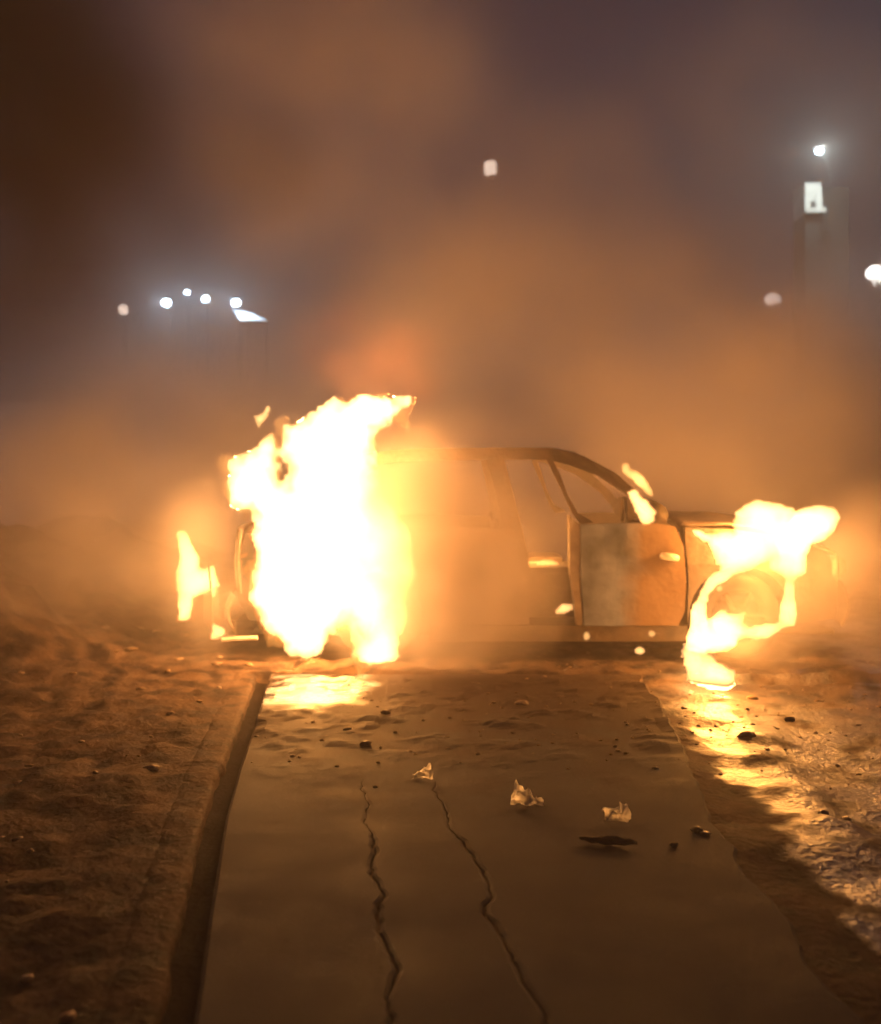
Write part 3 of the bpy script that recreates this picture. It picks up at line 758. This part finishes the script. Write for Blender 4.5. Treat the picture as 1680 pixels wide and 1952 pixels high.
# ------------------------------------------------------------------ litter and rubble
def paper(u, v, s, seed, label):
    """a crumpled sheet standing up on its creased edge"""
    p = gp(u, v); bm = bmesh.new(); n = 12
    T = []
    for j in range(n+1):
        row = []
        for i in range(n+1):
            a, b = (i/n-0.5)*2, j/n
            q = Vector((a, b*1.5, seed*3.7))
            w = 1 - 0.2*b*(1+1.6*mn.noise(q*1.1+Vector((4, 0, 0))))
            x = s*(a*w*1.1 + 0.3*mn.noise(q*2.1+Vector((9, 0, 0))))
            y = s*(1.3*b + 0.9*mn.noise(q*1.4) + 0.4*mn.noise(q*3.4))
            z = 0.004 + s*max(0, 0.1 + 1.15*b*(0.6+0.8*mn.noise(q*1.9+Vector((0, 0, 5)))) + 0.5*b*a*(1 if seed % 2 else -1))
            row.append(bm.verts.new((p.x + x, p.y + y, max(z, 0.004))))
        T.append(row)
    for j in range(n):
        for i in range(n):
            bm.faces.new((T[j][i], T[j][i+1], T[j+1][i+1], T[j+1][i]))
    tag(obj('crumpled_paper', bm, M['paper'], None, True), label, 'litter')
paper(805, 1488, 0.042, 1, 'smaller crumpled white paper on the walkway near the left crack')
paper(1005, 1540, 0.062, 2, 'largest crumpled white paper on the walkway in the middle')
paper(1180, 1570, 0.05, 3, 'crumpled white paper beside the charred stick')
bm = bmesh.new(); p = gp(1160, 1612)
rk = random.Random(3)
pts = [p+Vector((-0.1+0.2*k/9, 0.035-0.06*k/9+rk.uniform(-0.006, 0.006), 0.012+rk.uniform(0, 0.008))) for k in range(10)]
tube(bm, pts, 0.009, 7)
for k, q in enumerate(list(bm.verts)):
    c = pts[k//7]; q.co = c + (q.co-c)*(0.5+1.0*math.sin(math.pi*(k//7+0.6)/10.2))*rk.uniform(0.7, 1.3)
tag(obj('charred_stick', bm, M['char']), 'charred black stick lying on the concrete walkway', 'stick')
st = [(697,1421,0.035,'pale flat stone on the walkway in front of the big fire'), (664,1393,0.04,'dark-edged flat stone nearest the big fire'), (716,1501,0.018,'tiny dark stone left of the small white paper'),
      (1505,1388,0.035,'largest pale stone in the wet mud beside the walkway'), (995,1345,0.05,'pinkish stone lying in front of the open doorway'), (735,1360,0.035,'brown lump of debris beside the big fire glow'),
      (1330,1585,0.035,'dark flat stone near the far edge of the walkway'), (1285,1612,0.025,'small dark stone near the charred stick')]
for i, (u, v, s, lab) in enumerate(st):
    p = gp(u, v); bm = bmesh.new(); s *= 0.65 if 'dark' in lab else 0.85
    rz = 0.04 if u == 1505 else 0
    rock_bm(bm, (p.x, p.y, s*0.25+rz), (s, s*0.8, s*0.5), i+3)
    tag(obj('stone', bm, M['dark_stone'] if 'dark' in lab else M['clod'], None, True), lab, 'stone')

# small stuff nobody could count
bm = bmesh.new(); rnd = random.Random(5)
csub = 1
def clod(x, y, s):
    k = len(bm.verts)
    z = ground_z(x, y) if not (left_x(y) < x < right_x(y) and y < 6.66) else 0.0
    rock_bm(bm, (x, y, z+s*0.15), (s*rnd.uniform(0.8, 1.5), s*rnd.uniform(0.7, 1.2), s*rnd.uniform(0.35, 0.7)), rnd.uniform(0, 99), csub, 0.5)
for i in range(12):    # lumps in the wet mud
    y = rnd.uniform(3.5, 6.3); clod(ridge_x(y)+rnd.gauss(0, 0.2), y, 0.006+0.022*rnd.random()**2.5)
tag(obj('mud_lumps', bm, M['pale_clod'], None, True), 'broken wet lumps along the muddy edge of the walkway', 'rubble', kind='stuff')
bm = bmesh.new()
for i in range(60):   # dirt side
    y = 1.6 + 6.5*rnd.random()**0.8; x = left_x(y) - 0.12 - abs(rnd.gauss(0, 0.8)); clod(x, y, rnd.uniform(0.006, 0.03)*(0.6+0.1*y))
for i in range(380):    # in front of the car
    y = rnd.uniform(4.6, 7.4); x = rnd.uniform(-1.0, 3.2); clod(x, y, rnd.uniform(0.005, 0.013))
for i in range(4):
    y = rnd.uniform(2.5, 6.5); x = right_x(y)+0.1+abs(rnd.gauss(0, 0.9)); clod(x, y, rnd.uniform(0.008, 0.035))
tag(obj('rubble', bm, M['clod'], None, True), 'loose clods and small rubble scattered over the dirt', 'rubble', kind='stuff')

# ------------------------------------------------------------------ smoky air
bm = bmesh.new(); bx(bm, -60, 60, -6, 70, -1.0, 14)
hz = obj('haze', bm, None); tag(hz, 'smoky night air lit by the fire', 'haze', kind='stuff')
m = bpy.data.materials.new('haze'); m.use_nodes = True
nt = m.node_tree; nt.nodes.remove(nt.nodes['Principled BSDF'])
pv = nt.nodes.new('ShaderNodeVolumePrincipled')
pv.inputs['Color'].default_value = (0.9, 0.86, 0.84, 1)
pv.inputs['Density'].default_value = 0.022
pv.inputs['Anisotropy'].default_value = 0.1
nt.links.new(pv.outputs[0], nt.nodes['Material Output'].inputs['Volume'])
hz.data.materials.append(m)

# drifting smoke: soft banks of uneven density
def smoke(box, banks, col, label, warp=(0.55, 2.2), grain=(0.9, 0.25, 1.5), aniso=0.0):
    bm = bmesh.new(); bx(bm, *box)
    sm = obj('smoke', bm, None); tag(sm, label, 'smoke', kind='stuff')
    m = bpy.data.materials.new('smoke'); m.use_nodes = True
    nt = m.node_tree; nt.nodes.remove(nt.nodes['Principled BSDF'])
    N = nt.nodes.new; L = nt.links.new
    tc = N('ShaderNodeTexCoord')
    nw = N('ShaderNodeTexNoise'); nw.inputs['Scale'].default_value = warp[0]; nw.inputs['Detail'].default_value = 1; L(tc.outputs['Object'], nw.inputs['Vector'])
    sub = N('ShaderNodeVectorMath'); sub.operation = 'SUBTRACT'; L(nw.outputs['Color'], sub.inputs[0]); sub.inputs[1].default_value = (0.5, 0.5, 0.5)
    scl = N('ShaderNodeVectorMath'); scl.operation = 'SCALE'; scl.inputs['Scale'].default_value = warp[1]; L(sub.outputs[0], scl.inputs[0])
    wp = N('ShaderNodeVectorMath'); wp.operation = 'ADD'; L(tc.outputs['Object'], wp.inputs[0]); L(scl.outputs[0], wp.inputs[1])
    nd = N('ShaderNodeTexNoise'); nd.inputs['Scale'].default_value = grain[0]; nd.inputs['Detail'].default_value = 2; L(tc.outputs['Object'], nd.inputs['Vector'])
    nr = N('ShaderNodeMapRange'); nr.inputs['From Min'].default_value = 0.33; nr.inputs['From Max'].default_value = 0.68; nr.inputs['To Min'].default_value = grain[1]; nr.inputs['To Max'].default_value = grain[2]; L(nd.outputs['Fac'], nr.inputs['Value'])
    d = None
    for c, r, k in banks:
        a = N('ShaderNodeVectorMath'); a.operation = 'SUBTRACT'; L(wp.outputs[0], a.inputs[0]); a.inputs[1].default_value = c
        b = N('ShaderNodeVectorMath'); b.operation = 'DIVIDE'; L(a.outputs[0], b.inputs[0]); b.inputs[1].default_value = r
        l = N('ShaderNodeVectorMath'); l.operation = 'LENGTH'; L(b.outputs[0], l.inputs[0])
        g = N('ShaderNodeMapRange'); g.interpolation_type = 'SMOOTHSTEP'; g.inputs['From Min'].default_value = 1.0; g.inputs['From Max'].default_value = 0.1; g.inputs['To Min'].default_value = 0; g.inputs['To Max'].default_value = k
        L(l.outputs['Value'], g.inputs['Value'])
        if d is None: d = g.outputs[0]
        else:
            q = N('ShaderNodeMath'); q.operation = 'ADD'; L(d, q.inputs[0]); L(g.outputs[0], q.inputs[1]); d = q.outputs[0]
    q = N('ShaderNodeMath'); q.operation = 'MULTIPLY'; L(d, q.inputs[0]); L(nr.outputs[0], q.inputs[1])
    v = N('ShaderNodeVolumePrincipled'); v.inputs['Color'].default_value = (*col, 1); v.inputs['Anisotropy'].default_value = aniso; L(q.outputs[0], v.inputs['Density'])
    L(v.outputs[0], nt.nodes['Material Output'].inputs['Volume'])
    sm.data.materials.append(m)
PALE = (0.88, 0.79, 0.79)
smoke((-8, 8, 7.65, 15.2, 0.03, 7.5), [((-0.9, 8.6, 4.6), (2.3, 1.4, 1.8), 1.1), ((0.6, 8.9, 2.8), (2.0, 1.5, 2.0), 1.0), ((2.9, 8.9, 1.7), (2.4, 1.6, 1.8), 1.0), ((-2.6, 9.0, 1.2), (1.9, 1.4, 1.4), 0.6),
       ((0, 12.6, 0.6), (12, 2.4, 3.2), 1.0), ((3.4, 9.4, 4.2), (2.6, 1.5, 1.9), 0.25), ((5.2, 12.6, 2.0), (3.2, 1.8, 2.1), 1.0)], PALE, 'thick smoke billowing up behind and above the burning car')
smoke((-5.5, 0.0, 4.0, 7.4, 1.7, 7.0), [((-1.9, 6.0, 3.1), (1.3, 1.1, 1.0), 1.3), ((-2.7, 5.5, 3.9), (1.6, 1.2, 2.6), 3.4)], (0.03, 0.018, 0.025), 'near-black smoke added to darken the upper left above the lamps', (0.6, 1.2))  # added bank, near-black so it hides the lit haze behind it
smoke((-1.3, 1.6, 5.9, 7.06, 0.03, 2.2), [((-0.02, 6.6, 0.8), (1.0, 0.55, 1.05), 4.6)], PALE, 'glowing smoke veiling the middle of the car', (1.4, 0.35), (2.6, 0.5, 1.3))
smoke((1.3, 3.9, 6.0, 7.06, 0.03, 1.6), [((2.12, 6.72, 0.38), (0.65, 0.42, 0.6), 1.3), ((2.9, 6.7, 0.6), (0.75, 0.4, 0.8), 2.2)], PALE, 'smoke around the front wheel and nose of the car', (1.6, 0.35), (2.6, 0.5, 1.3))
smoke((-5.0, -0.8, 6.0, 8.4, 0.03, 2.5), [((-1.6, 6.8, 0.6), (0.55, 0.45, 0.8), 0.9), ((-2.9, 7.2, 0.8), (1.6, 0.85, 1.2), 0.7)], PALE, 'low smoke drifting over the dirt bank behind the car tail', (1.2, 0.6), (2.0, 0.3, 1.5))
smoke((-1.6, 0.8, 6.3, 7.63, 1.5, 3.2), [((-0.4, 7.0, 2.15), (0.65, 0.45, 0.6), 0.28)], (0.8, 0.45, 0.38), 'reddish smoke plume leaving the top of the big fire', (1.4, 0.9), (3.0, 0.2, 1.6))
